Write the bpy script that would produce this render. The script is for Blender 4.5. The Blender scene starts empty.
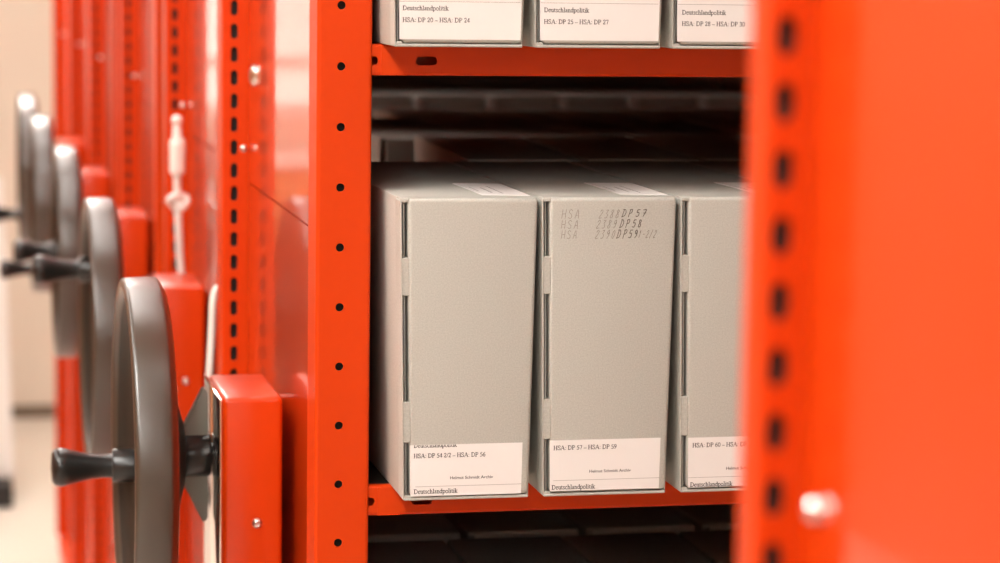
import bpy, bmesh, math, random
from mathutils import Vector, Matrix

random.seed(7)
S = 0.001                      # everything below is written in millimetres
FLOOR = -1616.0                # floor height in the survey frame (0 = a post hole)
sc = bpy.context.scene
COL = sc.collection


def W(x, y, z):
    return Vector((x * S, y * S, (z - FLOOR) * S))


# ------------------------------------------------------------------ materials
def new_mat(name):
    m = bpy.data.materials.new(name)
    m.use_nodes = True
    return m, m.node_tree, m.node_tree.nodes['Principled BSDF']


def paint(name, col, rough=0.4, spec=0.5, coat=0.0, coat_rough=0.1, metal=0.0, var=0.05, scale=6.0, bump=0.0, bscale=400.0):
    m, nt, b = new_mat(name)
    tc = nt.nodes.new('ShaderNodeTexCoord')
    nz = nt.nodes.new('ShaderNodeTexNoise')
    nz.inputs['Scale'].default_value = scale
    nz.inputs['Detail'].default_value = 4
    nt.links.new(tc.outputs['Object'], nz.inputs['Vector'])
    mx = nt.nodes.new('ShaderNodeMix')
    mx.data_type = 'RGBA'
    mx.inputs['A'].default_value = [c * (1 - var) for c in col] + [1]
    mx.inputs['B'].default_value = [min(1, c * (1 + var)) for c in col] + [1]
    nt.links.new(nz.outputs['Fac'], mx.inputs['Factor'])
    nt.links.new(mx.outputs['Result'], b.inputs['Base Color'])
    b.inputs['Roughness'].default_value = rough
    b.inputs['Specular IOR Level'].default_value = spec
    b.inputs['Metallic'].default_value = metal
    b.inputs['Coat Weight'].default_value = coat
    b.inputs['Coat Roughness'].default_value = coat_rough
    if bump:
        n2 = nt.nodes.new('ShaderNodeTexNoise')
        n2.inputs['Scale'].default_value = bscale
        nt.links.new(tc.outputs['Object'], n2.inputs['Vector'])
        bp = nt.nodes.new('ShaderNodeBump')
        bp.inputs['Strength'].default_value = bump
        bp.inputs['Distance'].default_value = 0.001
        nt.links.new(n2.outputs['Fac'], bp.inputs['Height'])
        nt.links.new(bp.outputs['Normal'], b.inputs['Normal'])
    return m


def cardboard(name, col):
    m, nt, b = new_mat(name)
    tc = nt.nodes.new('ShaderNodeTexCoord')
    a = nt.nodes.new('ShaderNodeTexNoise')
    a.inputs['Scale'].default_value = 850
    a.inputs['Detail'].default_value = 2
    nt.links.new(tc.outputs['Object'], a.inputs['Vector'])
    r = nt.nodes.new('ShaderNodeValToRGB')
    r.color_ramp.elements[0].position = 0.3
    r.color_ramp.elements[0].color = [c * 0.90 for c in col] + [1]
    r.color_ramp.elements[1].position = 0.72
    r.color_ramp.elements[1].color = [c * 1.09 for c in col] + [1]
    nt.links.new(a.outputs['Fac'], r.inputs['Fac'])
    nt.links.new(r.outputs['Color'], b.inputs['Base Color'])
    b.inputs['Roughness'].default_value = 0.75
    b.inputs['Specular IOR Level'].default_value = 0.25
    return m


def emit(name, col, strength):
    m, nt, b = new_mat(name)
    b.inputs['Base Color'].default_value = (0.8, 0.8, 0.8, 1)
    b.inputs['Emission Color'].default_value = (*col, 1)
    b.inputs['Emission Strength'].default_value = strength
    return m


ORANGE = (0.62, 0.046, 0.001)
M_post = paint('orange_powder_coat', ORANGE, rough=0.40, spec=0.2, coat=0.05, coat_rough=0.2, var=0.04)
M_panel = paint('orange_gloss_panel', ORANGE, rough=0.35, spec=0.3, coat=0.8, coat_rough=0.045, var=0.03)
M_house = paint('orange_gloss_housing', ORANGE, rough=0.32, spec=0.3, coat=0.35, coat_rough=0.12, var=0.03)
M_card = cardboard('grey_cardboard', (0.465, 0.462, 0.418))
M_cardin = cardboard('grey_cardboard_inside', (0.36, 0.33, 0.28))
M_paper = paint('white_paper', (0.79, 0.765, 0.74), rough=0.6, spec=0.2, var=0.01)
M_ink = paint('black_ink', (0.018, 0.015, 0.015), rough=0.6, var=0)
M_line = paint('printed_line', (0.35, 0.32, 0.30), rough=0.6, var=0)
M_pencil = paint('pencil', (0.22, 0.19, 0.16), rough=0.6, var=0)
M_pencil2 = paint('soft_pencil', (0.13, 0.108, 0.09), rough=0.6, var=0)
M_rim = paint('brown_grey_wheel_plastic', (0.045, 0.036, 0.025), rough=0.30, spec=0.9, var=0.10, scale=30, bump=0.12, bscale=900)
M_dish = paint('dark_dish_plastic', (0.020, 0.020, 0.016), rough=0.45, spec=0.4, var=0.08, scale=20)
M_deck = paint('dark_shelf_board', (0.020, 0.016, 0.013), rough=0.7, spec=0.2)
M_black = paint('black_plastic', (0.012, 0.011, 0.010), rough=0.28, spec=0.5, var=0.05)
M_greymetal = paint('grey_painted_metal', (0.24, 0.235, 0.20), rough=0.4, var=0.04)
M_steel = paint('bright_steel', (0.72, 0.70, 0.67), rough=0.28, metal=1.0, var=0.02)
M_plate = paint('polished_plate', (0.80, 0.77, 0.73), rough=0.12, metal=1.0, var=0.02)
M_cord = paint('white_cord_plastic', (0.90, 0.87, 0.81), rough=0.35, var=0.02)
M_dark = paint('dark_plinth_and_filler', (0.010, 0.009, 0.008), rough=0.6)  # plinths and feet, also the dark filler shading the post holes
M_wall = paint('cream_wall_paint', (0.70, 0.615, 0.52), rough=0.7, spec=0.2, var=0.03, scale=0.8)
M_tan = paint('tan_wall_paint', (0.42, 0.20, 0.10), rough=0.7, spec=0.2, var=0.03, scale=0.8)
M_white = paint('white_paint', (0.80, 0.77, 0.72), rough=0.5, var=0.02)
M_skirt = paint('brown_skirting', (0.16, 0.12, 0.085), rough=0.5)
M_floor = paint('pale_floor', (0.70, 0.65, 0.57), rough=0.32, spec=0.5, var=0.03, scale=1.2)
M_ceil = paint('white_ceiling', (0.82, 0.80, 0.76), rough=0.8, spec=0.1, var=0.02)
M_lamp = emit('lamp_diffuser', (1.0, 0.98, 0.93), 16.0)
M_board = paint('white_board', (0.80, 0.79, 0.76), rough=0.3, var=0.02)
M_cabinet = paint('reflection_cabinet_orange', (0.60, 0.24, 0.09), rough=0.45)  # orange picked to warm what the gloss panels mirror
M_glow_pane = emit('reflection_glow_pane', (1.0, 0.88, 0.76), 0.62)  # glowing pane added to whiten the gloss panel reflections

# ------------------------------------------------------------------ mesh help


def obj(name, bm, mat, parent=None, loc=(0, 0, 0), smooth=False, scale=True, angle=None):
    if scale:
        bmesh.ops.scale(bm, vec=(S, S, S), verts=bm.verts)
    bmesh.ops.recalc_face_normals(bm, faces=bm.faces)
    me = bpy.data.meshes.new(name)
    bm.to_mesh(me)
    bm.free()
    if smooth:
        me.polygons.foreach_set('use_smooth', [True] * len(me.polygons))
        if angle:
            me.set_sharp_from_angle(angle=math.radians(angle))
    me.materials.append(mat)
    o = bpy.data.objects.new(name, me)
    COL.objects.link(o)
    o.parent = parent
    o.location = Vector(loc) * S
    return o


def thing(name, label, cat, loc, rotz=0.0, group=None):
    o = bpy.data.objects.new(name, None)
    o.empty_display_size = 0.05
    COL.objects.link(o)
    o.location = loc
    o.rotation_euler = (0, 0, rotz)
    tag(o, label, cat, group)
    return o


def tag(o, label, cat, group=None):
    o['label'] = label
    o['category'] = cat
    if group:
        o['group'] = group
    return o


def struct(o):
    o['kind'] = 'structure'
    return o


def dup(root, loc, rotz=0.0, label=None, group=None, skip=()):
    r = root.copy()
    COL.objects.link(r)
    r.location = loc
    r.rotation_euler = (0, 0, rotz)
    if label:
        r['label'] = label
    if group:
        r['group'] = group
    for ch in list(root.children):
        if ch.name.split('.')[0] in skip:
            continue
        c = ch.copy()
        COL.objects.link(c)
        c.parent = r
        for g in list(ch.children):
            d = g.copy()
            COL.objects.link(d)
            d.parent = c
    return r


def add_box(bm, x0, x1, y0, y1, z0, z1, bev=0.0, seg=2, edges=None):
    vs = [bm.verts.new((x, y, z)) for z in (z0, z1) for y in (y0, y1) for x in (x0, x1)]
    fs = [bm.faces.new([vs[i] for i in q]) for q in
          ((0, 2, 3, 1), (4, 5, 7, 6), (0, 1, 5, 4), (2, 6, 7, 3), (0, 4, 6, 2), (1, 3, 7, 5))]
    if bev:
        es = {e for f in fs for e in f.edges}
        if edges:
            es = [e for e in es if edges(e)]
        bmesh.ops.bevel(bm, geom=list(es), offset=bev, segments=seg, profile=0.5, affect='EDGES')
    return fs


def add_prism(bm, pts, axis, a0, a1):
    """polygon pts in the two other axes, extruded along axis from a0 to a1"""
    def mk(p, a):
        return {'x': (a, p[0], p[1]), 'y': (p[0], a, p[1]), 'z': (p[0], p[1], a)}[axis]
    v0 = [bm.verts.new(mk(p, a0)) for p in pts]
    v1 = [bm.verts.new(mk(p, a1)) for p in pts]
    bm.faces.new(v0)
    bm.faces.new(v1[::-1])
    n = len(pts)
    for i in range(n):
        bm.faces.new((v0[i], v0[(i + 1) % n], v1[(i + 1) % n], v1[i]))


def add_lathe(bm, prof, seg=64, center=(0, 0)):
    """prof: list of (x, r) revolved about the X axis"""
    rings = []
    for x, r in prof:
        if r <= 1e-6:
            rings.append([bm.verts.new((x, center[0], center[1]))])
        else:
            rings.append([bm.verts.new((x, center[0] + r * math.cos(2 * math.pi * i / seg),
                                        center[1] + r * math.sin(2 * math.pi * i / seg))) for i in range(seg)])
    for a, b in zip(rings, rings[1:]):
        if len(a) == 1 and len(b) == 1:
            continue
        for i in range(seg):
            j = (i + 1) % seg
            if len(a) == 1:
                bm.faces.new((a[0], b[i], b[j]))
            elif len(b) == 1:
                bm.faces.new((a[i], b[0], a[j]))
            else:
                bm.faces.new((a[i], b[i], b[j], a[j]))


def add_tube(bm, pts, r, seg=12, rs=None):
    pts = [Vector(p) for p in pts]
    rings = []
    up = Vector((0, 1, 0))
    for i, p in enumerate(pts):
        d = (pts[min(i + 1, len(pts) - 1)] - pts[max(i - 1, 0)]).normalized()
        a = d.cross(up)
        if a.length < 1e-3:
            a = d.cross(Vector((1, 0, 0)))
        a.normalize()
        b = d.cross(a)
        rr = rs[i] if rs else r
        rings.append([bm.verts.new(p + a * rr * math.cos(2 * math.pi * k / seg) + b * rr * math.sin(2 * math.pi * k / seg)) for k in range(seg)])
    for A, B in zip(rings, rings[1:]):
        for k in range(seg):
            bm.faces.new((A[k], A[(k + 1) % seg], B[(k + 1) % seg], B[k]))
    bm.faces.new(rings[0])
    bm.faces.new(rings[-1][::-1])


def spline(pts, n=8):
    pts = [Vector(p) for p in pts]
    out = []
    for i in range(len(pts) - 1):
        p0 = pts[max(i - 1, 0)]
        p1, p2 = pts[i], pts[i + 1]
        p3 = pts[min(i + 2, len(pts) - 1)]
        for k in range(n):
            t = k / n
            out.append(0.5 * ((2 * p1) + (p2 - p0) * t + (2 * p0 - 5 * p1 + 4 * p2 - p3) * t * t + (3 * p1 - p0 - 3 * p2 + p3) * t ** 3))
    out.append(pts[-1])
    return out


def stadium_ray(ang, hx, hz):
    """distance from the centre to a slot outline of half size hx, hz"""
    dx, dz = math.cos(ang), math.sin(ang)
    r = min(hx, hz)
    lo, hi = 0.0, hx + hz
    for _ in range(30):
        m = (lo + hi) / 2
        px, pz = abs(dx * m), abs(dz * m)
        qx, qz = max(px - (hx - r), 0), max(pz - (hz - r), 0)
        if math.hypot(qx, qz) <= r:
            lo = m
        else:
            hi = m
    return lo


def add_hole_cell(bm, x0, x1, z0, z1, cx, cz, hx, hz, y, t, n=24):
    """a rectangle of sheet metal facing -Y with one slot punched through it, thickness t (+Y)"""
    angs = [2 * math.pi * i / n for i in range(n)]
    for X, Z in ((x0, z0), (x1, z0), (x0, z1), (x1, z1)):
        angs.append(math.atan2(Z - cz, X - cx) % (2 * math.pi))
    angs = sorted(set(round(a, 6) for a in angs))
    outer, inner, back, outb = [], [], [], []
    for a in angs:
        dx, dz = math.cos(a), math.sin(a)
        ts = []
        if dx > 1e-9: ts.append((x1 - cx) / dx)
        if dx < -1e-9: ts.append((x0 - cx) / dx)
        if dz > 1e-9: ts.append((z1 - cz) / dz)
        if dz < -1e-9: ts.append((z0 - cz) / dz)
        T = min(ts)
        R = stadium_ray(a, hx, hz)
        outer.append(bm.verts.new((cx + dx * T, y, cz + dz * T)))
        inner.append(bm.verts.new((cx + dx * R, y, cz + dz * R)))
        back.append(bm.verts.new((cx + dx * R, y + t, cz + dz * R)))
        outb.append(bm.verts.new((cx + dx * T, y + t, cz + dz * T)))
    k = len(angs)
    for i in range(k):
        j = (i + 1) % k
        bm.faces.new((outer[i], outer[j], inner[j], inner[i]))
        bm.faces.new((inner[i], inner[j], back[j], back[i]))
        bm.faces.new((back[i], back[j], outb[j], outb[i]))


def add_quad(bm, *pts):
    bm.faces.new([bm.verts.new(p) for p in pts])


# ------------------------------------------------------------------ carriage
TOP = 834.0
SHELF_Z = [-57.5 + 371 * k for k in range(-4, 3)]     # underside of every front flange
D = 722.0                                             # depth of a carriage
BASE = FLOOR + 70


def post_bm(front, mirror=False, xl=None, sx=-13.5, dp=50.0):
    """hollow upright 52 x 50 mm; round holes on the aisle face, slots on the inner face"""
    bm = bmesh.new()
    xr, c = 26.0, 3.0
    if xl is None:
        xl = -20.0 if front else -26.5
    sx = max(sx, xl + c + 4.0)
    # aisle face with round holes (y = 0), 50 mm pitch
    z = -50.0 * 27
    while z < TOP - 25:
        add_hole_cell(bm, xl + c, xr - c, z - 25, z + 25, 0, z, 3.5, 3.5, 0, 2.0)
        z += 50
    zb, zt = -50.0 * 27 - 25, z - 25
    # inner face with slots (y = 50), 25 mm pitch, offset 10 mm
    z2 = -50.0 * 27 - 25 + 10
    n0 = len(bm.verts)
    while z2 < TOP - 30:
        add_hole_cell(bm, xl + c, xr - c, z2 - 12.5, z2 + 12.5, sx, z2, 4.0 if dp < 50 else 3.8, 7.4 if dp < 50 else 8.3, 0, 2.0)
        z2 += 25
    bm.verts.ensure_lookup_table()
    z2b, z2t = -50.0 * 27 - 25 + 10 - 12.5, z2 - 12.5
    for v in list(bm.verts)[n0:]:
        v.co.y = dp - v.co.y
    for (za, zc, yy) in ((BASE, zb, 0), (zt, TOP, 0), (BASE, z2b, dp), (z2t, TOP, dp)):
        add_quad(bm, (xl + c, yy, za), (xr - c, yy, za), (xr - c, yy, zc), (xl + c, yy, zc))
    # rounded corners and side walls
    def arc(cx, cy, a0, a1, n=3):
        return [(cx + c * math.cos(math.radians(a0 + (a1 - a0) * i / n)), cy + c * math.sin(math.radians(a0 + (a1 - a0) * i / n))) for i in range(n + 1)]
    left = arc(xl + c, c, 270, 180) + arc(xl + c, dp - c, 180, 90)
    right = arc(xr - c, c, 270, 360) + arc(xr - c, dp - c, 0, 90)
    for line in (left, right):
        for p, q in zip(line, line[1:]):
            add_quad(bm, (p[0], p[1], BASE), (q[0], q[1], BASE), (q[0], q[1], TOP), (p[0], p[1], TOP))
    add_quad(bm, (xl, 0, TOP), (xr, 0, TOP), (xr, dp, TOP), (xl, dp, TOP))
    bmesh.ops.remove_doubles(bm, verts=bm.verts, dist=0.01)
    if not front:
        for v in bm.verts:
            v.co.y = D - (50 - dp) - v.co.y
    if mirror:
        for v in bm.verts:
            v.co.x = 1000 - v.co.x
    return bm


def shelf_bm(zb, sgn):
    bm = bmesh.new()
    zt = zb + 26.0
    x0, x1 = 22.0, 978.0
    if True:
        n0 = len(bm.verts)
        y = 2.4
        def cell(a, b, cx):
            add_hole_cell(bm, a, b, zb + 2.5, zt - 2.5, cx, zb + 12.3, 9.3, 3.7, y, 1.6)
        cell(10, 46, 22)
        cell(46, 100, 71.7)
        cell(900, 954, 928.3)
        cell(954, 990, 978)
        add_quad(bm, (100, y, zb + 2.5), (900, y, zb + 2.5), (900, y, zt - 2.5), (100, y, zt - 2.5))
        # rounded lower and upper edge
        for (ya, za, yb_, zb_) in ((y, zb + 2.5, y + 0.8, zb + 0.8), (y + 0.8, zb + 0.8, y + 2.5, zb), (y + 2.5, zb, y + 22, zb),
                                   (y + 22, zb, y + 22, zt - 3), (y, zt - 2.5, y + 0.8, zt - 0.8), (y + 0.8, zt - 0.8, y + 2.5, zt), (y + 2.5, zt, y + 8, zt)):
            add_quad(bm, (10, ya, za), (990, ya, za), (990, yb_, zb_), (10, yb_, zb_))
        # folded corner gusset, slightly proud of the flange
        for m in (0, 1):
            P = [(33.5, zt - 1.5), (37, zt - 1.5), (53, zb + 0.5), (33.5, zb + 0.5)]
            if m:
                P = [(1000 - a, b) for a, b in P]
            add_prism(bm, P, 'y', y - 0.9, y + 0.2)
        if sgn < 0:
            bm.verts.ensure_lookup_table()
            for v in list(bm.verts)[n0:]:
                v.co.y = D - v.co.y
    return bm


def make_carriage(loc, label):
    t = thing('mobile_shelving_unit', label, 'shelving unit', loc, 0, 'mobile shelving units')
    for front in (True, False):
        for mir in (False, True):
            p = obj('upright_post', post_bm(front, mir), M_post, t)
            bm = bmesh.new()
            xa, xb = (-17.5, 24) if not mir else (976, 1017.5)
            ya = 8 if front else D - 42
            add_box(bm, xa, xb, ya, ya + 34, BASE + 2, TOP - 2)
            obj('hole_shade_core', bm, M_dark, p)  # dark filler added so that holes and slots look shaded
    # chassis
    bm = bmesh.new()
    add_box(bm, -20, 1020, 6, D - 6, FLOOR + 22, BASE - 1, 4)
    obj('base_plinth', bm, M_post, t)
    bm = bmesh.new()
    add_box(bm, -27, 1027, -44, D + 44, TOP + 0.5, TOP + 14, 2)
    obj('light_block_cover', bm, M_post, t)  # unseen cover, overhang widened to block light between the units
    # end panel in two sheets
    bm = bmesh.new()
    add_box(bm, 2.5, 5, 49.8, D - 50.2, -202.2, TOP)
    obj('end_panel', bm, M_panel, t)
    bm = bmesh.new()
    add_box(bm, 2.3, 5.0, 50.4, D - 51.5, BASE, -203.8)
    obj('lower_end_panel', bm, M_panel, t)
    bm = bmesh.new()
    add_box(bm, 994, 998, 49.8, D - 50.2, BASE, TOP)
    obj('far_block_panel', bm, M_panel, t)  # unseen closing sheet added to keep light out of the shelves
    for z in SHELF_Z:
        obj('shelf_flange', shelf_bm(z, 1), M_post, t)
        obj('shelf_flange', shelf_bm(z, -1), M_post, t)
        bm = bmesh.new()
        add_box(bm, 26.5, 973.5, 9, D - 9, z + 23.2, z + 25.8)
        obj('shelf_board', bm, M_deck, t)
    # small bolt in the corner of the rear post
    bm = bmesh.new()
    add_lathe(bm, [(0, 4.2), (-2.0, 4.0), (-3.4, 2.8), (-4.0, 0)], 20)
    bmesh.ops.rotate(bm, verts=bm.verts, cent=(0, 0, 0), matrix=Matrix.Rotation(math.radians(90), 3, 'Z'))
    bmesh.ops.translate(bm, verts=bm.verts, vec=(-3.2, 672.2, -166))
    obj('bolt', bm, M_steel, t, smooth=True)
    # gear housing with its cover plate
    hb = bmesh.new()
    add_box(hb, -68, -11.5, 272, 414, -625, -371, 5, 3)
    add_box(hb, -12, 2.1, 396, 411, -610, -392)
    h = obj('gear_housing', hb, M_house, t, smooth=True, angle=50)
    bm = bmesh.new()
    add_box(bm, -71.5, -67.8, 273, 413, -624, -372, 1.6, 2)
    obj('cover_plate', bm, M_plate, h, smooth=True, angle=40)
    bm = bmesh.new()
    add_lathe(bm, [(0, 5.0), (-2.2, 4.8), (-3.8, 3.4), (-4.3, 2.4), (-3.0, 2.0), (-3.0, 0)], 24)
    bmesh.ops.rotate(bm, verts=bm.verts, cent=(0, 0, 0), matrix=Matrix.Rotation(math.radians(90), 3, 'Z'))
    bmesh.ops.translate(bm, verts=bm.verts, vec=(-35.7, 272.2, -491))
    obj('screw', bm, M_steel, h, smooth=True, angle=40)
    # handwheel, lathe about X, origin at its centre
    wc = (-136, 343, -437.5)
    rim = [(12, 144), (0, 150), (-14, 156), (-19.2, 160), (-20.4, 162.3), (-20.7, 165), (-20.4, 168), (-19.4, 170), (-17.8, 171), (-15.5, 171.3), (-6, 171.7), (4, 172), (11, 171.8),
           (12.6, 171.5), (13.6, 170.7), (14.2, 169.6), (16.5, 166.5), (19, 161.5), (20.3, 155), (20.0, 149), (20.5, 143), (12, 144)]
    bm = bmesh.new()
    add_lathe(bm, rim, 112)
    wheel = obj('handwheel', bm, M_rim, t, wc, smooth=True, angle=40)
    bm = bmesh.new()
    add_lathe(bm, [(2, 0), (2, 24), (0.5, 28), (4, 70), (3, 112), (0, 132), (-4, 142), (-8, 150), (-14.6, 156), (10, 147), (20.2, 147.5), (21, 132), (23, 105), (26, 80), (30, 58), (34, 43), (37, 32), (38.5, 22), (38.5, 0)], 96)
    obj('dish', bm, M_dish, wheel, smooth=True, angle=50)
    bm = bmesh.new()
    add_lathe(bm, [(35, 0), (35, 20), (37, 21.2), (61, 21.2), (63, 20), (63, 12), (66, 11.5), (66, 0)], 40)
    obj('hub', bm, M_black, wheel, smooth=True, angle=40)
    bm = bmesh.new()
    add_prism(bm, [(56, 66), (60.5, 62), (60.5, -62), (56, -66), (38, -30), (36, -22), (36, 22), (38, 30)], 'y', -7, 7)
    bmesh.ops.bevel(bm, geom=[e for e in bm.edges], offset=1.2, segments=2, affect='EDGES')
    obj('locking_wing', bm, M_greymetal, wheel)
    bm = bmesh.new()
    kc = (122, -33)
    add_lathe(bm, [(5, 17), (-21, 17), (-23, 16), (-23, 12), (-31, 11.6), (-44, 12.8), (-56, 15.2), (-66, 18), (-74, 19.4),
                   (-79.5, 18.2), (-82.5, 14.6), (-83.5, 0)], 36, kc)
    obj('crank_knob', bm, M_black, wheel, smooth=True, angle=45)
    return t


UNIT = ['orange mobile shelving unit whose shelves hold the sharp grey archive boxes in front',
        'orange mobile shelving unit blurred close up along the right edge',
        'orange mobile shelving unit directly behind the one with the sharp boxes',
        'orange mobile shelving unit with the third handwheel counted from the camera',
        'orange mobile shelving unit with the fourth handwheel counted from the camera',
        'orange mobile shelving unit with the farthest handwheel, near the back wall',
        'dark red end unit without a handwheel, last of the row by the back wall']
c1 = make_carriage(W(0, 0, FLOOR), UNIT[0])
# parts were written in the survey frame: lift them so that the floor is z = 0
for ch in c1.children:
    ch.location.z += -FLOOR * S
c0 = dup(c1, W(-4.5, -1183 - 672, FLOOR), label=UNIT[1])
c2 = dup(c1, W(10, 837, FLOOR), label=UNIT[2])
c3 = dup(c1, W(10, 1756, FLOOR), label=UNIT[3])
c4 = dup(c1, W(2, 2600, FLOOR), label=UNIT[4])
c5 = dup(c1, W(2, 3440, FLOOR), label=UNIT[5])
c6 = dup(c1, W(0, 4280, FLOOR), label=UNIT[6], skip=('handwheel', 'gear_housing'))


def turn(c, deg):
    for ch in c.children:
        if ch.name.startswith('handwheel'):
            ch.rotation_euler = (math.radians(deg), 0, 0)


# the post that cuts the right edge of the view is the narrow kind
for ch in c0.children:
    if ch.name.startswith('upright_post') and ch.data.name == 'upright_post.002':
        old = ch.data
        nb = post_bm(False, False, -16.2, -9.1, 24.0)
        bmesh.ops.scale(nb, vec=(S, S, S), verts=nb.verts)
        bmesh.ops.recalc_face_normals(nb, faces=nb.faces)
        nm = bpy.data.meshes.new('narrow_upright_post')
        nb.to_mesh(nm)
        nb.free()
        nm.materials.append(M_post)
        ch.data = nm
        kb = bmesh.new()
        add_box(kb, -13.5, 20, 679, 690, BASE + 2, TOP - 2)
        bmesh.ops.scale(kb, vec=(S, S, S), verts=kb.verts)
        km = bpy.data.meshes.new('narrow_hole_shade_core')
        kb.to_mesh(km)
        kb.free()
        km.materials.append(M_dark)  # same dark filler, shading the slots of the narrow post
        ch.children[0].data = km
    if ch.name.startswith('bolt'):
        bb = bmesh.new()
        add_lathe(bb, [(2.4, 4.6), (-1.0, 4.4), (-3.0, 3.0), (-3.8, 0)], 20, (652, -166))
        bmesh.ops.scale(bb, vec=(S, S, S), verts=bb.verts)
        nm = bpy.data.meshes.new('panel_bolt')
        bb.to_mesh(nm)
        bb.free()
        nm.materials.append(M_steel)
        ch.data = nm
# oval steel piece imitating a highlight on the nearest end panel
bm = bmesh.new()
add_lathe(bm, [(2.6, 8), (-0.6, 7.5), (-3.0, 5), (-3.8, 0)], 24)
for v in bm.verts:
    v.co.y = v.co.y * 2.6 + 618
    v.co.z = v.co.z * 1.5 - 85 - (v.co.y - 618) * 0.1
o = obj('highlight_oval', bm, M_steel, c1, smooth=True)
o.location.z = -FLOOR * S
# the knob starts at atan2(-30, 124) = -13.6 deg (y, z); turn() adds to it
turn(c2, 13.6 + 34.4)
turn(c3, 13.6 - 4)
turn(c4, 13.6 - 95)
turn(c5, 13.6 - 57)
turn(c0, 130)

# ------------------------------------------------------------------ lettering
_font_cache = {}


def text_bm(txt, width, height, shear=0.0):
    """flat letters in the XZ plane, lower left at 0,0; width/height in mm (cap height)"""
    key = (txt, shear)
    if key not in _font_cache:
        cu = bpy.data.curves.new('tmp', 'FONT')
        cu.body = txt
        cu.shear = shear
        cu.resolution_u = 3
        cu.offset = 0.012
        o = bpy.data.objects.new('tmp', cu)
        COL.objects.link(o)
        dg = bpy.context.evaluated_depsgraph_get()
        me = bpy.data.meshes.new_from_object(o.evaluated_get(dg))
        bpy.data.objects.remove(o)
        bpy.data.curves.remove(cu)
        _font_cache[key] = me
    me = _font_cache[key]
    bm = bmesh.new()
    bm.from_mesh(me)
    xs = [v.co.x for v in bm.verts]
    x0, x1 = min(xs), max(xs)
    cap = 0.729
    for v in bm.verts:
        v.co = Vector(((v.co.x - x0) / (x1 - x0) * width, 0, v.co.y / cap * height))
    return bm


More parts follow.
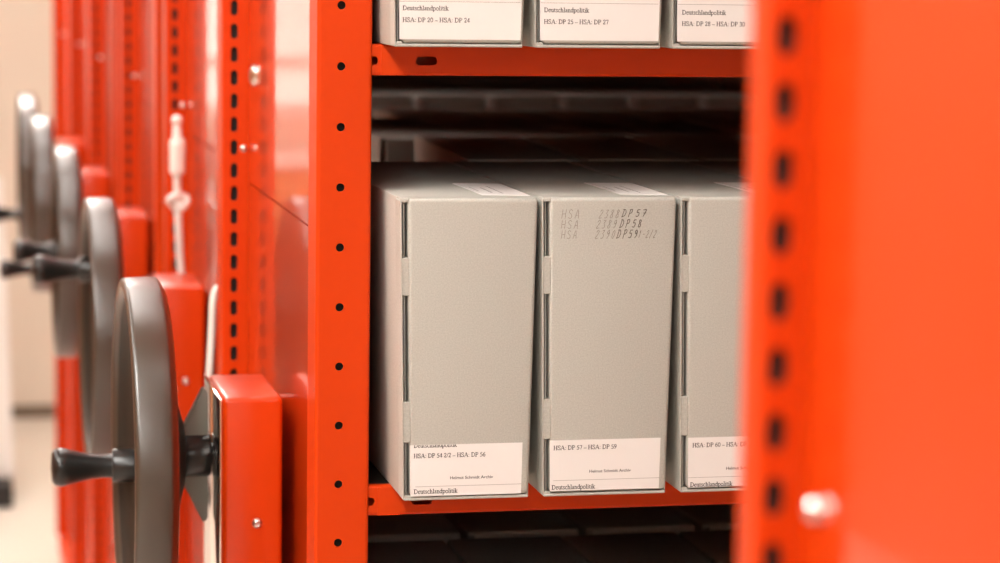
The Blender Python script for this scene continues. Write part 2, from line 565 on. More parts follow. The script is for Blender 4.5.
T_, t_ = 0.125, 0.05          # thick and thin strokes of the serif lettering
SERIF = {   # char: (advance, [(points, width, curved)], [serif x, y])
    'H': (0.72, [([(0.14, 0), (0.14, 1)], T_, 0), ([(0.58, 0), (0.58, 1)], T_, 0), ([(0.14, 0.5), (0.58, 0.5)], t_, 0)], [(0.14, 0), (0.14, 1), (0.58, 0), (0.58, 1)]),
    'S': (0.56, [([(0.46, 0.76), (0.44, 0.93), (0.27, 0.99), (0.11, 0.9), (0.11, 0.7), (0.28, 0.54), (0.46, 0.36), (0.45, 0.12), (0.27, 0.01), (0.1, 0.08), (0.07, 0.28)], 0.085, 1)], []),
    'A': (0.72, [([(0.08, 0), (0.34, 1)], t_, 0), ([(0.36, 1), (0.62, 0)], T_, 0), ([(0.18, 0.35), (0.5, 0.35)], t_, 0)], [(0.08, 0), (0.62, 0)]),
    'D': (0.72, [([(0.14, 0), (0.14, 1)], T_, 0), ([(0.14, 0.98), (0.38, 0.96), (0.58, 0.76), (0.62, 0.5), (0.58, 0.24), (0.38, 0.04), (0.14, 0.02)], 0.085, 1)], [(0.12, 0), (0.12, 1)]),
    'P': (0.58, [([(0.14, 0), (0.14, 1)], T_, 0), ([(0.14, 0.98), (0.36, 0.97), (0.5, 0.76), (0.4, 0.52), (0.14, 0.48)], 0.08, 1)], [(0.14, 0), (0.12, 1)]),
    ':': (0.28, [([(0.14, 0.04), (0.14, 0.14)], 0.12, 0), ([(0.14, 0.52), (0.14, 0.62)], 0.12, 0)], []),
    '\u2013': (0.5, [([(0.0, 0.3), (0.5, 0.3)], 0.065, 0)], []),
    '/': (0.3, [([(0.0, -0.02), (0.28, 1.02)], 0.06, 0)], []),
    '0': (0.5, [([(0.25, 0.99), (0.09, 0.8), (0.07, 0.5), (0.1, 0.2), (0.25, 0.01), (0.4, 0.2), (0.43, 0.5), (0.41, 0.8), (0.25, 0.99)], 0.085, 1)], []),
    '2': (0.5, [([(0.07, 0.74), (0.15, 0.94), (0.3, 0.97), (0.39, 0.78), (0.32, 0.5), (0.08, 0.08)], 0.085, 1), ([(0.06, 0.06), (0.44, 0.06)], 0.11, 0)], []),
    '3': (0.5, [([(0.08, 0.8), (0.2, 0.97), (0.38, 0.85), (0.32, 0.6), (0.2, 0.53), (0.38, 0.42), (0.4, 0.15), (0.22, 0.01), (0.06, 0.08)], 0.085, 1)], []),
    '4': (0.5, [([(0.33, 0), (0.33, 1)], 0.11, 0), ([(0.33, 0.98), (0.04, 0.27), (0.47, 0.27)], 0.06, 0)], []),
    '5': (0.5, [([(0.42, 0.95), (0.16, 0.95), (0.1, 0.6)], 0.07, 0), ([(0.1, 0.58), (0.3, 0.56), (0.42, 0.32), (0.32, 0.06), (0.05, 0.03)], 0.095, 1)], []),
    '6': (0.5, [([(0.42, 0.97), (0.2, 0.8), (0.08, 0.45), (0.14, 0.08), (0.27, 0.01), (0.41, 0.14), (0.41, 0.42), (0.28, 0.55), (0.1, 0.42)], 0.085, 1)], []),
    '7': (0.5, [([(0.05, 0.8), (0.08, 0.95), (0.44, 0.95), (0.22, 0)], 0.08, 0)], []),
    '8': (0.5, [([(0.25, 0.98), (0.1, 0.86), (0.14, 0.64), (0.36, 0.42), (0.41, 0.18), (0.25, 0.01), (0.08, 0.16), (0.16, 0.46), (0.36, 0.66), (0.4, 0.86), (0.25, 0.98)], 0.08, 1)], []),
    '9': (0.5, [([(0.4, 0.58), (0.22, 0.44), (0.09, 0.6), (0.1, 0.86), (0.25, 0.99), (0.38, 0.88), (0.42, 0.55), (0.3, 0.18), (0.07, 0.02)], 0.085, 1)], []),
    'e': (0.44, [([(0.08, 0.4), (0.37, 0.4)], t_, 0), ([(0.37, 0.4), (0.33, 0.6), (0.21, 0.66), (0.09, 0.55), (0.07, 0.3), (0.14, 0.06), (0.28, 0.02), (0.39, 0.13)], 0.085, 1)], []),
    'u': (0.5, [([(0.11, 0.65), (0.11, 0.15), (0.2, 0.02), (0.37, 0.12)], 0.09, 0), ([(0.38, 0.66), (0.38, 0)], 0.11, 0)], [(0.07, 0.65), (0.34, 0.65), (0.42, 0.02)]),
    't': (0.3, [([(0.12, 0.85), (0.12, 0.14), (0.19, 0.02), (0.28, 0.1)], 0.1, 0), ([(0.0, 0.63), (0.27, 0.63)], t_, 0)], []),
    's': (0.4, [([(0.32, 0.5), (0.27, 0.64), (0.13, 0.64), (0.08, 0.5), (0.2, 0.36), (0.33, 0.2), (0.27, 0.03), (0.12, 0.03), (0.06, 0.18)], 0.075, 1)], []),
    'c': (0.44, [([(0.37, 0.52), (0.28, 0.65), (0.14, 0.62), (0.07, 0.36), (0.13, 0.07), (0.26, 0.01), (0.38, 0.12)], 0.085, 1)], []),
    'h': (0.5, [([(0.11, 0), (0.11, 1)], 0.11, 0), ([(0.11, 0.5), (0.24, 0.65), (0.37, 0.55), (0.38, 0)], 0.1, 0)], [(0.11, 0), (0.38, 0), (0.08, 1)]),
    'l': (0.28, [([(0.14, 0), (0.14, 1)], 0.11, 0)], [(0.14, 0), (0.11, 1)]),
    'a': (0.44, [([(0.08, 0.52), (0.16, 0.65), (0.28, 0.6), (0.3, 0.48), (0.3, 0.08), (0.4, 0.03)], 0.09, 0), ([(0.3, 0.42), (0.12, 0.3), (0.06, 0.14), (0.15, 0.02), (0.3, 0.12)], 0.08, 1)], []),
    'n': (0.5, [([(0.11, 0), (0.11, 0.65)], 0.11, 0), ([(0.11, 0.5), (0.24, 0.65), (0.37, 0.55), (0.38, 0)], 0.1, 0)], [(0.11, 0), (0.38, 0), (0.07, 0.64)]),
    'd': (0.5, [([(0.38, 0), (0.38, 1)], 0.11, 0), ([(0.38, 0.55), (0.22, 0.66), (0.08, 0.5), (0.07, 0.25), (0.16, 0.03), (0.38, 0.12)], 0.085, 1)], [(0.35, 1), (0.43, 0.02)]),
    'p': (0.5, [([(0.11, -0.3), (0.11, 0.65)], 0.11, 0), ([(0.11, 0.55), (0.27, 0.66), (0.42, 0.5), (0.42, 0.22), (0.3, 0.01), (0.11, 0.1)], 0.085, 1)], [(0.11, -0.3), (0.07, 0.63)]),
    'o': (0.5, [([(0.25, 0.65), (0.1, 0.54), (0.07, 0.33), (0.1, 0.11), (0.25, 0.01), (0.4, 0.11), (0.43, 0.33), (0.4, 0.54), (0.25, 0.65)], 0.085, 1)], []),
    'i': (0.28, [([(0.14, 0), (0.14, 0.65)], 0.11, 0), ([(0.14, 0.85), (0.14, 0.96)], 0.12, 0)], [(0.14, 0), (0.11, 0.64)]),
    'k': (0.5, [([(0.11, 0), (0.11, 1)], 0.11, 0), ([(0.12, 0.28), (0.38, 0.64)], t_, 0), ([(0.2, 0.38), (0.42, 0)], 0.1, 0)], [(0.11, 0), (0.08, 1), (0.4, 0), (0.37, 0.64)]),
}


def serif_bm(txt, width, height):
    """flat serif letters in the XZ plane, lower left at 0,0, fitted to the given width and cap height"""
    bm = bmesh.new()
    total = sum(SERIF[c][0] if c != ' ' else 0.27 for c in txt)
    kx = width / total
    x = 0.0
    for c in txt:
        if c == ' ':
            x += 0.27
            continue
        adv, strokes, feet = SERIF[c]
        runs = [(p, w, k) for p, w, k in strokes] + [([(fx - 0.13, fy), (fx + 0.13, fy)], 0.045, 0) for fx, fy in feet]
        for pts, w, curved in runs:
            if curved:
                pts = [(p.x, p.y) for p in spline([(a, b, 0) for a, b in pts], 3)]
            P = [Vector(((x + a) * kx, b * height)) for a, b in pts]
            w2 = (w * 1.25 + 0.03) * height * 0.5
            for A, B in zip(P, P[1:]):
                d = B - A
                if d.length < 1e-6:
                    continue
                d.normalize()
                n = Vector((-d.y, d.x)) * w2
                e = d * w2 * 0.35 if curved else d * 0
                add_quad(bm, (A.x - e.x + n.x, 0, A.y - e.y + n.y), (A.x - e.x - n.x, 0, A.y - e.y - n.y),
                         (B.x + e.x - n.x, 0, B.y + e.y - n.y), (B.x + e.x + n.x, 0, B.y + e.y + n.y))
        x += adv
    return bm


def merge(dst, src, off):
    me = bpy.data.meshes.new('m')
    bmesh.ops.translate(src, verts=src.verts, vec=off)
    src.to_mesh(me)
    src.free()
    dst.from_mesh(me)
    bpy.data.meshes.remove(me)


GLYPH = {  # single-stroke handwriting, unit box
    'H': [[(0, 0), (0.05, 1)], [(0.6, 0), (0.65, 1)], [(0.02, 0.5), (0.63, 0.52)]],
    'S': [[(0.6, 0.85), (0.4, 1), (0.12, 0.9), (0.1, 0.65), (0.5, 0.42), (0.55, 0.15), (0.3, 0), (0, 0.12)]],
    'A': [[(0, 0), (0.4, 1), (0.62, 0)], [(0.13, 0.35), (0.57, 0.38)]],
    '2': [[(0.08, 0.75), (0.2, 0.98), (0.48, 0.95), (0.5, 0.65), (0.05, 0.02), (0.6, 0.05)]],
    '3': [[(0.08, 0.95), (0.5, 0.97), (0.25, 0.6), (0.52, 0.4), (0.45, 0.05), (0.02, 0.05)]],
    '8': [[(0.5, 0.85), (0.25, 1), (0.1, 0.78), (0.5, 0.3), (0.3, 0), (0.05, 0.2), (0.5, 0.85)]],
    '9': [[(0.5, 0.85), (0.25, 1), (0.08, 0.72), (0.3, 0.5), (0.5, 0.8), (0.45, 0.3), (0.2, 0)]],
    '0': [[(0.3, 1), (0.08, 0.7), (0.1, 0.2), (0.3, 0), (0.5, 0.3), (0.52, 0.75), (0.3, 1)]],
    'D': [[(0.08, 0), (0.2, 1)], [(0.0, 0.95), (0.4, 0.95), (0.62, 0.6), (0.45, 0.15), (0.0, 0.02)]],
    'P': [[(0.1, 0), (0.2, 1)], [(0.05, 0.9), (0.45, 1), (0.6, 0.75), (0.4, 0.5), (0.12, 0.5)]],
    '5': [[(0.6, 1), (0.2, 0.97), (0.12, 0.58), (0.45, 0.6), (0.52, 0.25), (0.3, 0), (0, 0.08)]],
    '7': [[(0.05, 0.95), (0.6, 0.97), (0.2, 0)], [(0.15, 0.5), (0.6, 0.52)]],
    '1': [[(0.1, 0.7), (0.3, 1), (0.25, 0)]],
    '-': [[(0.05, 0.45), (0.5, 0.47)]],
    '/': [[(0.0, -0.1), (0.45, 1.1)]],
}


def hand_bm(items):
    """items: (text, x, z, advance, height, stroke, slant)"""
    bm = bmesh.new()
    for txt, x, z, adv, h, w, sl in items:
        for ch in txt:
            if ch == ' ':
                x += adv
                continue
            for line in GLYPH[ch]:
                pts = [(x + px * adv * 0.85 + sl * pz * h, z + pz * h) for px, pz in line]
                if len(pts) > 2:
                    pts = [(p.x, p.y) for p in spline([(a, b, 0) for a, b in pts], 4)]
                for (ax, az), (bx, bz) in zip(pts, pts[1:]):
                    d = Vector((bx - ax, bz - az))
                    if d.length < 1e-6:
                        continue
                    d.normalize()
                    nx, nz = -d.y * w / 2, d.x * w / 2
                    ex, ez = d.x * w * 0.3, d.y * w * 0.3
                    add_quad(bm, (ax - ex + nx, 0, az - ez + nz), (ax - ex - nx, 0, az - ez - nz), (bx + ex - nx, 0, bz + ez - nz), (bx + ex + nx, 0, bz + ez + nz))
            x += adv
    return bm


# ------------------------------------------------------------------ archive box
BW, BH, BD = 114.2, 248.6, 386.0


def taper(bm):
    for v in bm.verts:
        k = 1 - v.co.z / BH
        v.co.x += k * (4.8 - 8.9 * v.co.x / BW) + 0.0
    return bm


TABS = [(0, 4.5), (48, 82), (169, 200.5), (245, BH)]


def box_body_bm():
    bm = bmesh.new()
    # closed block behind, thin walls running forward to the flap
    add_box(bm, 0, BW, 22, BD, 0, BH, 2.0, 2, lambda e: abs(e.verts[0].co.y - e.verts[1].co.y) > 1 or max(e.verts[0].co.y, e.verts[1].co.y) > BD - 1)
    add_box(bm, 1.0, BW - 1.0, 2.6, 24, BH - 2.2, BH, 0.5, 1)
    add_box(bm, 0, 1.3, 0.3, 24, 0.4, BH - 1.5, 0.8, 1)
    add_box(bm, BW - 2.0, BW, 2.0, 24, 0.4, BH - 1.5, 0.8, 1)
    add_box(bm, 0.4, BW - 0.4, 0.2, 24, 0, 2.4, 0.8, 1)
    # inner flap seen through the slots
    add_box(bm, 2.8, 3.4, 2.4, 23, 3, BH - 4)
    # tabs that close the left edge between the slots
    for a, b in TABS:
        add_box(bm, 0.6, 7.2, 0.7, 11, a + 0.3, b - 0.3, 0.6, 1)
    return taper(bm)


def box_flap_bm():
    bm = bmesh.new()
    # front flap with clipped corners
    c = 2.6
    x0, x1, z0, z1 = 6.2, BW - 0.3, 3.1, BH
    pts = [(x0 + c, z0), (x1 - c, z0), (x1, z0 + c), (x1, z1 - c), (x1 - c, z1), (x0 + c, z1), (x0, z1 - c), (x0, z0 + c)]
    add_prism(bm, pts, 'y', 0, 9.5)
    front = [e for e in bm.edges if all(abs(v.co.y) < 1e-6 for v in e.verts)]
    bmesh.ops.bevel(bm, geom=front, offset=3.4, segments=5, profile=0.5, affect='EDGES')
    return taper(bm)


def make_box(loc, label, group):
    t = thing('archive_box', label, 'archive box', loc, 0, group)
    obj('body', box_body_bm(), M_card, t, smooth=True, angle=35)
    obj('front_flap', box_flap_bm(), M_card, t, smooth=True, angle=35)
    return t


def sheet(name, x0, x1, z0, z1, parent, mat=M_paper, y=-0.35):
    bm = bmesh.new()
    add_box(bm, x0, x1, y, 0.3, z0, z1)
    for v in bm.verts:                       # follows the tapered flap
        k = 1 - v.co.z / BH
        v.co.x += k * (4.8 - 8.9 * v.co.x / BW)
    return obj(name, bm, mat, parent)


def letter(parent, items, lines=(), dx=0.0, y=-0.42, name='lettering', mat=M_ink, clip=None):
    bm = bmesh.new()
    for txt, x, z, w, h in items:
        merge(bm, (text_bm if 'Archiv' in txt else serif_bm)(txt, w, h), (x + dx, y, z))
    if clip is not None:
        geom = bm.verts[:] + bm.edges[:] + bm.faces[:]
        bmesh.ops.bisect_plane(bm, geom=geom, plane_co=(0, 0, clip), plane_no=(0, 0, 1), clear_outer=True)
    o = obj(name, bm, mat, parent)
    if lines:
        bm = bmesh.new()
        for x0, x1, z in lines:
            add_box(bm, x0 + dx, x1 + dx, y, y + 0.05, z - 0.17, z + 0.17)
        obj('printed_line', bm, M_line, parent)
    return o


def top_label(t, x0=71.8, x1=115, y0=26, y1=138):
    bm = bmesh.new()
    vs = [(x0 + 1, y0), (x1 + 1, y0 - 8), (x1 - 2, y1 - 6), (x0 - 2, y1)]
    vs = [(min(a, BW - 3), b) for a, b in vs]
    add_prism(bm, vs, 'z', BH - 0.2, BH + 0.4)
    s = obj('top_label', bm, M_paper, t)
    bm = bmesh.new()
    for (xx, ya, yb, w) in ((84, 45, 92, 2.0), (92, 38, 105, 1.6), (76, 60, 100, 1.2)):
        y = ya
        while y < yb:
            l = random.uniform(3, 8)
            add_box(bm, xx, xx + w, y, min(y + l, yb), BH + 0.42, BH + 0.47)
            y += l + 2
    obj('lettering', bm, M_line, s)
    return s


SH = -402.0        # shelf surface of the sharp shelf
PITCH = 117.7
X0 = 38.9
MAINROW = 'archive boxes on the eye-level shelf'
labels_main = ['grey archive box beside the round-holed orange post, its label reading HSA: DP 54 2/2',
               'grey archive box with three handwritten pencil lines at the top of its front',
               'grey archive box labelled HSA: DP 60, cut off by the blurred orange post']
main = []
for i in range(3):
    loc = W(X0 + PITCH * i + (0, -0.1, 0.1)[i], -65, SH)
    if i == 0:
        b0 = make_box(loc, labels_main[0], MAINROW)
        plain = b0
        main.append(b0)
    else:
        main.append(dup(plain, loc, label=labels_main[i], group=MAINROW))
plain_mesh = {ch.name: ch for ch in b0.children}


def plain_box(loc, label, group, rotz=0.0, height=BH, width=BW, depth=BD):
    """copy of the bare box (body and flap), no stickers"""
    r = b0.copy()
    COL.objects.link(r)
    r.location = loc
    r.rotation_euler = (0, 0, rotz)
    r.scale = (width / BW, depth / BD, height / BH)
    r['label'] = label
    r['group'] = group
    for ch in (body0, flap0):
        c = ch.copy()
        COL.objects.link(c)
        c.parent = r
    return r


body0 = [c for c in b0.children if c.name.startswith('body')][0]
flap0 = [c for c in b0.children if c.name.startswith('front_flap')][0]

# front labels of the sharp row (local mm: x from the box's left side, z from its base)
l0 = sheet('front_label', 6.4, 107.0, 3.6, 46.2, main[0])
letter(l0, [('HSA: DP 54 2/2 \u2013 HSA: DP 56', 10.4, 35.6, 60.0, 3.5),
            ('Helmut Schmidt Archiv', 41.0, 17.2, 36, 2.5),
            ('Deutschlandpolitik', 10.8, 5.8, 36.5, 3.6)], [(12.0, 101, 11.6)], 2.6)
letter(l0, [('Deutschlandpolitik', 10.4, 44.2, 36.0, 3.6)], (), 2.6, clip=46.1)
l1 = sheet('front_label', 6.2, 107.4, 4.6, 47.2, main[1])
letter(l1, [('HSA: DP 57 \u2013 HSA: DP 59', 9.2, 39.2, 54, 3.5),
            ('Helmut Schmidt Archiv', 40.2, 19.4, 35.5, 2.5),
            ('Deutschlandpolitik', 8.2, 6.0, 37, 3.6)], [(9.4, 100.5, 13.4)], 3.6)
l2 = sheet('front_label', 7.4, 106.5, 4.2, 46.6, main[2])
letter(l2, [('HSA: DP 60 \u2013 HSA: DP 62', 12.4, 38.4, 54, 3.5),
            ('Helmut Schmidt Archiv', 42.4, 18.6, 35.5, 2.5),
            ('Deutschlandpolitik', 11.2, 4.8, 37, 3.6)], [(9.4, 100.5, 12.6)], 2.0)
for b in main:
    top_label(b)
# handwriting on the second box
hb_ = main[1]
def hx(px):        # along the front
    return (px - 547.0) / 1.20 + 5.0


def hz(py):        # up the front
    return BH - (py - 197.2) / 1.25


def hw(txt, x0, x1, y0, y1, stroke, slant):
    n = len(txt)
    return (txt, hx(x0), hz(y1), (hx(x1) - hx(x0)) / n * 1.03, hz(y0) - hz(y1), stroke, slant)


bm = hand_bm([hw('HSA', 560.5, 580, 209.5, 218.5, 0.40, 0.12), hw('2388', 598, 620, 210, 218.5, 0.40, 0.28),
              hw('HSA', 560, 579, 220.5, 229, 0.40, 0.12), hw('2389', 595.5, 617.5, 220.5, 229, 0.40, 0.28),
              hw('HSA', 560, 577.5, 231, 239.5, 0.40, 0.12), hw('2390', 594.5, 616, 231, 239.5, 0.40, 0.28),
              hw('1-2/2', 639, 658, 231.5, 239, 0.38, 0.28)])
for v in bm.verts:
    v.co.y = -0.06
taper(bm)
obj('handwriting', bm, M_pencil, hb_)
bm = hand_bm([hw('DP', 621.5, 634, 209.5, 217.5, 0.56, 0.25), hw('57', 636, 648.5, 210, 217, 0.62, 0.2),
              hw('DP', 619.5, 631, 220, 228.5, 0.56, 0.25), hw('58', 632.5, 644, 220.5, 228, 0.62, 0.2),
              hw('DP', 616.5, 628.5, 230.5, 239.5, 0.56, 0.25), hw('59', 629, 640, 231, 239, 0.62, 0.2)])
for v in bm.verts:
    v.co.y = -0.07
taper(bm)
obj('pencil_numbers', bm, M_pencil2, hb_)

HID = ('first', 'second', 'third', 'fourth', 'fifth')
for i in range(4):
    plain_box(W(X0 + PITCH * (i + 3), -65, SH), 'grey archive box behind the blurred orange post, %s after the box HSA: DP 60' % HID[i], MAINROW)
# upper shelf
UPROW = 'archive boxes on the upper shelf'
upl = ['grey archive box on the upper shelf labelled HSA: DP 20 to DP 24',
       'grey archive box on the upper shelf labelled HSA: DP 25 to DP 27',
       'grey archive box on the upper shelf labelled HSA: DP 28 to DP 30']
upt = ['HSA: DP 20 \u2013 HSA: DP 24', 'HSA: DP 25 \u2013 HSA: DP 27', 'HSA: DP 28 \u2013 HSA: DP 30']
ups = [28.4, 143.8, 259.0]
for i in range(3):
    b = plain_box(W(ups[i], -65, -31.4), upl[i], UPROW)
    s = sheet('front_label', 4.2, 111.6, 6.0, 52, b)
    xo = (8.2, 8.9, 9.6)[i]
    letter(s, [('Deutschlandpolitik', xo, (29.2, 28.8, 28.0)[i], 37.5, 3.5), (upt[i], xo, (19.8, 19.4, 18.8)[i], (55, 54, 54)[i], 3.5)],
           [(6.0, 104.5, 36.2)], 2.6)
    top_label(b)
for i in range(4):
    plain_box(W(376.5 + PITCH * i, -65, -31.4), 'grey archive box on the upper shelf, %s after the box HSA: DP 28' % HID[i], UPROW)

# lower shelf, in the dark
LOWROW = 'archive boxes on the dark lower shelf'
for i, n in enumerate(('first', 'second', 'third', 'fourth', 'fifth', 'sixth', 'seventh')):
    plain_box(W(X0 + PITCH * i, -65, -402 - 371), 'archive box in the dark lower shelf, %s from the orange post, front row' % n, LOWROW)
for i, n in enumerate(('first', 'second', 'third', 'fourth', 'fifth', 'sixth', 'seventh')):
    plain_box(W(62 + 121 * i, 348, -402 - 371), 'archive box in the dark lower shelf, %s from the orange post, back row' % n, LOWROW, depth=366)
# back row behind the sharp boxes: the place behind the first box is empty
BACKROW = 'shadowed archive boxes behind the sharp row'
for i, n in enumerate(('left', 'middle', 'right')):
    plain_box(W(177 + 121 * i, 345, SH), 'shadowed archive box behind the sharp row, %s one of three' % n, BACKROW, rotz=math.radians(-2.2), depth=366, height=248.5)
# second carriage, both rows
C2A = 'archive boxes on the front row of the second unit'
C2B = 'archive boxes on the back row of the second unit'
ordn = ('first', 'second', 'third', 'fourth', 'fifth', 'sixth', 'seventh')
for i in range(5):
    plain_box(W(163 + 118 * i, 776, SH), 'shadowed archive box on the front row of the second unit, %s from the left' % ordn[i], C2A, height=240 - (i * 37 % 4))
for i in range(5):
    plain_box(W(284 + 118 * i, 1170, SH), 'shadowed archive box on the back row of the second unit, %s from the left' % ordn[i], C2B, height=231 - (i * 23 % 4))
# third carriage, front row seen through the gap under the upper shelf
C3A = 'archive boxes on the front row of the third unit'
for i in range(6):
    plain_box(W(257.5 + 111.2 * i, 1692, SH), 'far archive box whose top edge shows under the upper shelf, %s from the left' % ordn[i], C3A, width=107, height=242)

C3B = 'archive boxes on the back row of the third unit'
for i in range(6):
    plain_box(W(257.5 + 111.2 * i, 2086, SH), 'shadowed archive box on the back row of the third unit, %s from the left' % ordn[i], C3B, width=107, height=247)
plain_box(W(925, 2086, SH), 'narrow added box covering the lit right end of the third unit, back row', C3B, width=46, height=247)  # narrow box added to hide the lit end of the unit

# small pale tabs added at the front edges of the far boxes
tab_me = None
for o in list(COL.objects):
    if o.get('group') == C3A:
        if tab_me is None:
            bm = bmesh.new()
            add_box(bm, -7, 7, -4, -0.4, BH - 22, BH - 2, 1.5, 2)
            tb = obj('pale_tab', bm, M_paper, o)
            tab_me = tb.data
        else:
            tb = bpy.data.objects.new('pale_tab', tab_me)
            COL.objects.link(tb)
            tb.parent = o
        tb.location = (0.008, 0, 0)
# ------------------------------------------------------------------ cords
t = thing('hanging_cord', 'white cord with plug hanging down to the second gear housing', 'cord', W(-12, 1345, -416))


def loc_bm():
    return bmesh.new()


def rel(bm, o):
    for v in bm.verts:
        v.co -= Vector((-12, 1345, -403))
    return bm


bm = bmesh.new()
add_tube(bm, spline([(-15.5, 1340, -238), (-15, 1341, -262), (-14, 1341, -292), (-12, 1343, -340), (-8, 1346, -384), (-6, 1360, -391)], 6), 5.5)
obj('strand', rel(bm, t), M_cord, t, smooth=True)
bm = bmesh.new()
add_tube(bm, [(-15.8, 1340, -245), (-15.8, 1340, -238), (-15.5, 1340, -234), (-15, 1340, -196), (-15, 1340, -190), (-15.4, 1340, -186), (-15.6, 1340, -168)], 9,
         16, [5, 6, 10.5, 11, 10, 6.5, 5.5])
obj('connector', rel(bm, t), M_cord, t, smooth=True, angle=40)
bm = bmesh.new()
bmesh.ops.create_uvsphere(bm, u_segments=16, v_segments=10, radius=7.5, matrix=Matrix.Translation((-15.7, 1340, -164)))
obj('end_ball', rel(bm, t), M_cord, t, smooth=True)
bm = bmesh.new()
ring = [(-14 + 11 * math.cos(a) + 3 * math.sin(2 * a), 1340 + 6 * math.sin(2 * a), -274 + 9 * math.sin(a)) for a in [2 * math.pi * k / 20 for k in range(21)]]
add_tube(bm, ring, 5.2)
obj('knot', rel(bm, t), M_cord, t, smooth=True)

bm = bmesh.new()
pts = spline([(-60, 780, -1611), (-40, 780, -1590), (-33, 782, -1200), (-31, 785, -800), (-29, 790, -470), (-27.8, 790, -430), (-25, 795, -385), (-22.5, 800, -345), (-17, 806, -334)], 6)
add_tube(bm, pts, 4.2)
for v in bm.verts:
    v.co -= Vector((-29, 790, -1616))
o = obj('white_strap', bm, M_cord, None, smooth=True)
o.location = W(-29, 790, -1616)
tag(o, 'short white strap standing out behind the nearest gear housing', 'strap')

# ------------------------------------------------------------------ room
XL, XR, YF, YB, ZC = -2300.0, 1030.0, -8000.0, 7230.0, 1334.0


def slab(name, x0, x1, y0, y1, z0, z1, mat, bev=0):
    bm = bmesh.new()
    add_box(bm, x0, x1, y0, y1, z0 - FLOOR, z1 - FLOOR, bev)
    return obj(name, bm, mat)


struct(slab('floor', XL, XR, YF, YB, FLOOR - 60, FLOOR, M_floor))
struct(slab('ceiling', XL, XR, YF, YB, ZC, ZC + 60, M_ceil))
struct(slab('wall_left', XL - 80, XL, YF, YB, FLOOR, ZC, M_tan))
struct(slab('wall_right', XR, XR + 80, YF, YB, FLOOR, ZC, M_white))
struct(slab('wall_front', XL, XR, YF - 80, YF, FLOOR, ZC, M_white))
# back wall with an added, unseen window opening for the gloss reflections
WX0, WX1, WZ0, WZ1 = -1388.0, -485.0, -532.0, 1000.0
bm = bmesh.new()
for (a, b, c, d) in ((XL, WX0, FLOOR, ZC), (WX1, XR, FLOOR, ZC), (WX0, WX1, FLOOR, WZ0), (WX0, WX1, WZ1, ZC)):
    add_box(bm, a, b, YB, YB + 120, c - FLOOR, d - FLOOR)
struct(obj('wall_back', bm, M_wall))
w = struct(slab('reflection_window', WX0, WX1, YB + 60, YB + 70, WZ0, WZ1, M_glow_pane))  # added unseen glow behind the opening, mirrored in the end panels
bm = bmesh.new()
for (a, b, c, d) in ((WX0 + 1, WX0 + 50, WZ0 + 1, WZ1 - 1), (WX1 - 50, WX1 - 1, WZ0 + 1, WZ1 - 1), (WX0 + 50.5, WX1 - 50.5, WZ0 + 1, WZ0 + 50), (WX0 + 50.5, WX1 - 50.5, WZ1 - 50, WZ1 - 1), (WX0 + 50.5, WX1 - 50.5, -346, -307)):
    add_box(bm, a, b, YB + 20, YB + 60, c - FLOOR, d - FLOOR)
obj('reflection_window_frame', bm, M_white, w)
struct(slab('baseboard_back', XL, XR, YB - 15, YB, FLOOR, FLOOR + 45, M_skirt))

# unseen cabinet added at the back wall to colour the gloss panel reflections
t = thing('reflection_cabinet', 'added unseen orange-brown cabinet with a white top, for the panel reflections', 'cabinet', W(-1000, YB - 250, FLOOR))
bm = bmesh.new()
add_box(bm, -450, 450, -210, 220, 60, 938, 4)
obj('body', bm, M_cabinet, t)
bm = bmesh.new()
add_box(bm, -470, 470, -230, 225, 938, 978, 4)
obj('worktop', bm, M_white, t)
for s in (-1, 1):
    bm = bmesh.new()
    add_box(bm, min(s * 6, s * 442), max(s * 6, s * 442), -228, -210, 75, 928, 3)
    d = obj('door', bm, M_cabinet, t)
    bm = bmesh.new()
    add_box(bm, s * 40 - 6, s * 40 + 6, -250, -228, 500, 640, 3)
    obj('handle', bm, M_steel, d)
bm = bmesh.new()
add_box(bm, -400, 400, -180, 210, 0, 60)
obj('plinth', bm, M_dark, t)

# white board on a dark foot at the left frame edge
t = thing('white_board', 'white board standing on a dark foot at the left edge', 'board', W(-300, 5790, FLOOR))
bm = bmesh.new()
add_prism(bm, [(-300, 72), (181, 72), (152, 990), (-300, 990)], 'y', -14, 14)
bmesh.ops.bevel(bm, geom=bm.edges[:], offset=5, segments=2, affect='EDGES')
obj('panel', bm, M_board, t)
bm = bmesh.new()
add_box(bm, -280, 174, -130, 130, 0, 72, 8)
obj('foot', bm, M_dark, t)

# ceiling lights, with added fill lights among them
LG = 'ceiling lights'
k = 0
LN = ('over the aisle of the sharp boxes', 'over the corridor behind the camera', 'over the corridor beside the camera', 'over the corridor beside the handwheels', 'over the corridor near the far wall', 'over the right corridor')


def ceiling_light(x, y, lx, ly, label, lamp=None):
    t = thing('ceiling_light', label, 'ceiling light', W(x, y, ZC), 0, LG)
    bm = bmesh.new()
    add_box(bm, -lx / 2, lx / 2, -ly / 2, ly / 2, -50, -0.5, 4)
    obj('housing', bm, M_white, t)
    bm = bmesh.new()
    add_box(bm, -lx / 2 + 15, lx / 2 - 15, -ly / 2 + 15, ly / 2 - 15, -62, -50.5)
    obj('diffuser', bm, lamp or M_lamp, t)


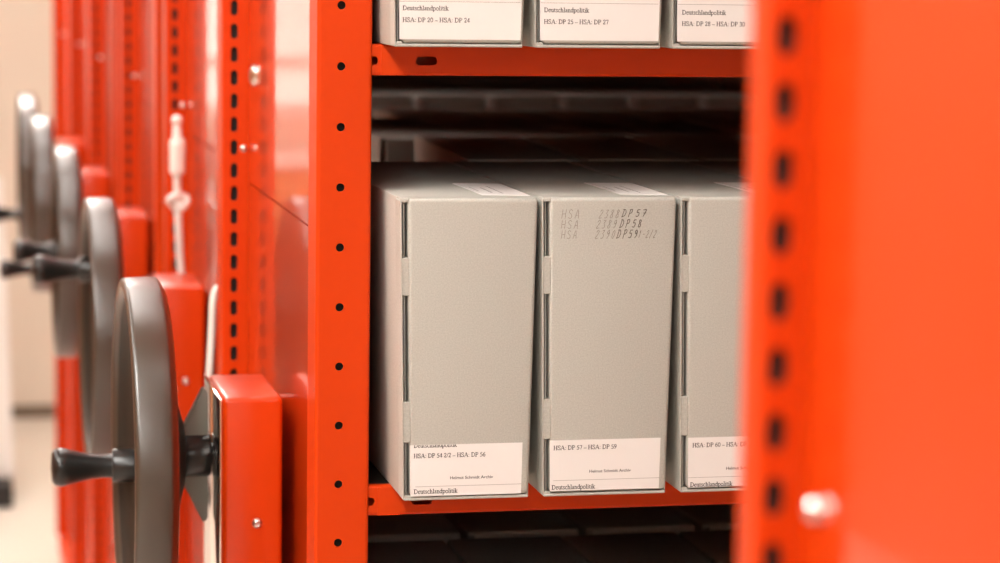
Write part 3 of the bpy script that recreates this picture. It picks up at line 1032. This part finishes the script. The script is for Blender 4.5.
M_lamp_dim = emit('aisle_lamp_diffuser', (1.0, 0.98, 0.93), 5.0)
M_lamp_mid = emit('corridor_lamp_diffuser', (1.0, 0.97, 0.92), 7.5)
M_lamp_far = emit('far_lamp_diffuser', (1.0, 0.94, 0.86), 24.0)
ceiling_light(420, -560, 900, 200, 'long ceiling light ' + LN[0], M_lamp_dim)
ceiling_light(-950, -2900, 500, 1500, 'long ceiling light ' + LN[1])
ceiling_light(-950, -5600, 500, 1800, 'added fill light on the ceiling far behind the camera')  # added to light the shelf flange below the overhanging boxes
ceiling_light(-950, -900, 500, 1500, 'long ceiling light ' + LN[2])
ceiling_light(-1500, 900, 400, 2400, 'added fill light by the left wall of the corridor', M_lamp_mid)  # added to brighten the end panels from the left
ceiling_light(-1500, 3800, 400, 2400, 'added fill light by the left wall, toward the far end', M_lamp_mid)  # another added fill for the end panels farther down the row
ceiling_light(-220, 1500, 260, 1500, 'long ceiling light ' + LN[3], M_lamp_mid)
ceiling_light(-220, 3200, 260, 1500, 'long ceiling light over the corridor between the middle and the far wall', M_lamp_mid)
ceiling_light(-260, 4950, 500, 1300, 'long ceiling light ' + LN[4], M_lamp_far)

# ------------------------------------------------------------------ world, camera, output
wd = bpy.data.worlds.new('world')
sc.world = wd
wd.use_nodes = True
wd.node_tree.nodes['Background'].inputs['Color'].default_value = (1.0, 0.92, 0.84, 1)
wd.node_tree.nodes['Background'].inputs['Strength'].default_value = 0.2

cam = bpy.data.cameras.new('camera')
co = bpy.data.objects.new('camera', cam)
COL.objects.link(co)
R = Matrix(((0.97734384, 0.21131861, 0.01197731), (-0.21117748, 0.96975352, 0.1224017), (0.01425072, -0.12215788, 0.99240837)))
right, fwd, up = R.col[0], R.col[1], R.col[2]
m = Matrix((right, up, -fwd)).transposed().to_4x4()
m.translation = W(-320.97, -2098.3, 34.32)
co.matrix_world = m
cam.sensor_width = 36.0
cam.lens = 2568.2 * 36.0 / 1000.0
cam.clip_start = 0.02
cam.clip_end = 60
cam.dof.use_dof = True
cam.dof.focus_distance = 2.13
cam.dof.aperture_fstop = 6.2
sc.camera = co

sc.view_settings.view_transform = 'Standard'
sc.view_settings.look = 'None'
sc.view_settings.gamma = 1.0
sc.view_settings.use_curve_mapping = False
sc.view_settings.exposure = 0.66
sc.cycles.use_denoising = True
sc.cycles.max_bounces = 10
sc.cycles.diffuse_bounces = 5
sc.cycles.glossy_bounces = 5
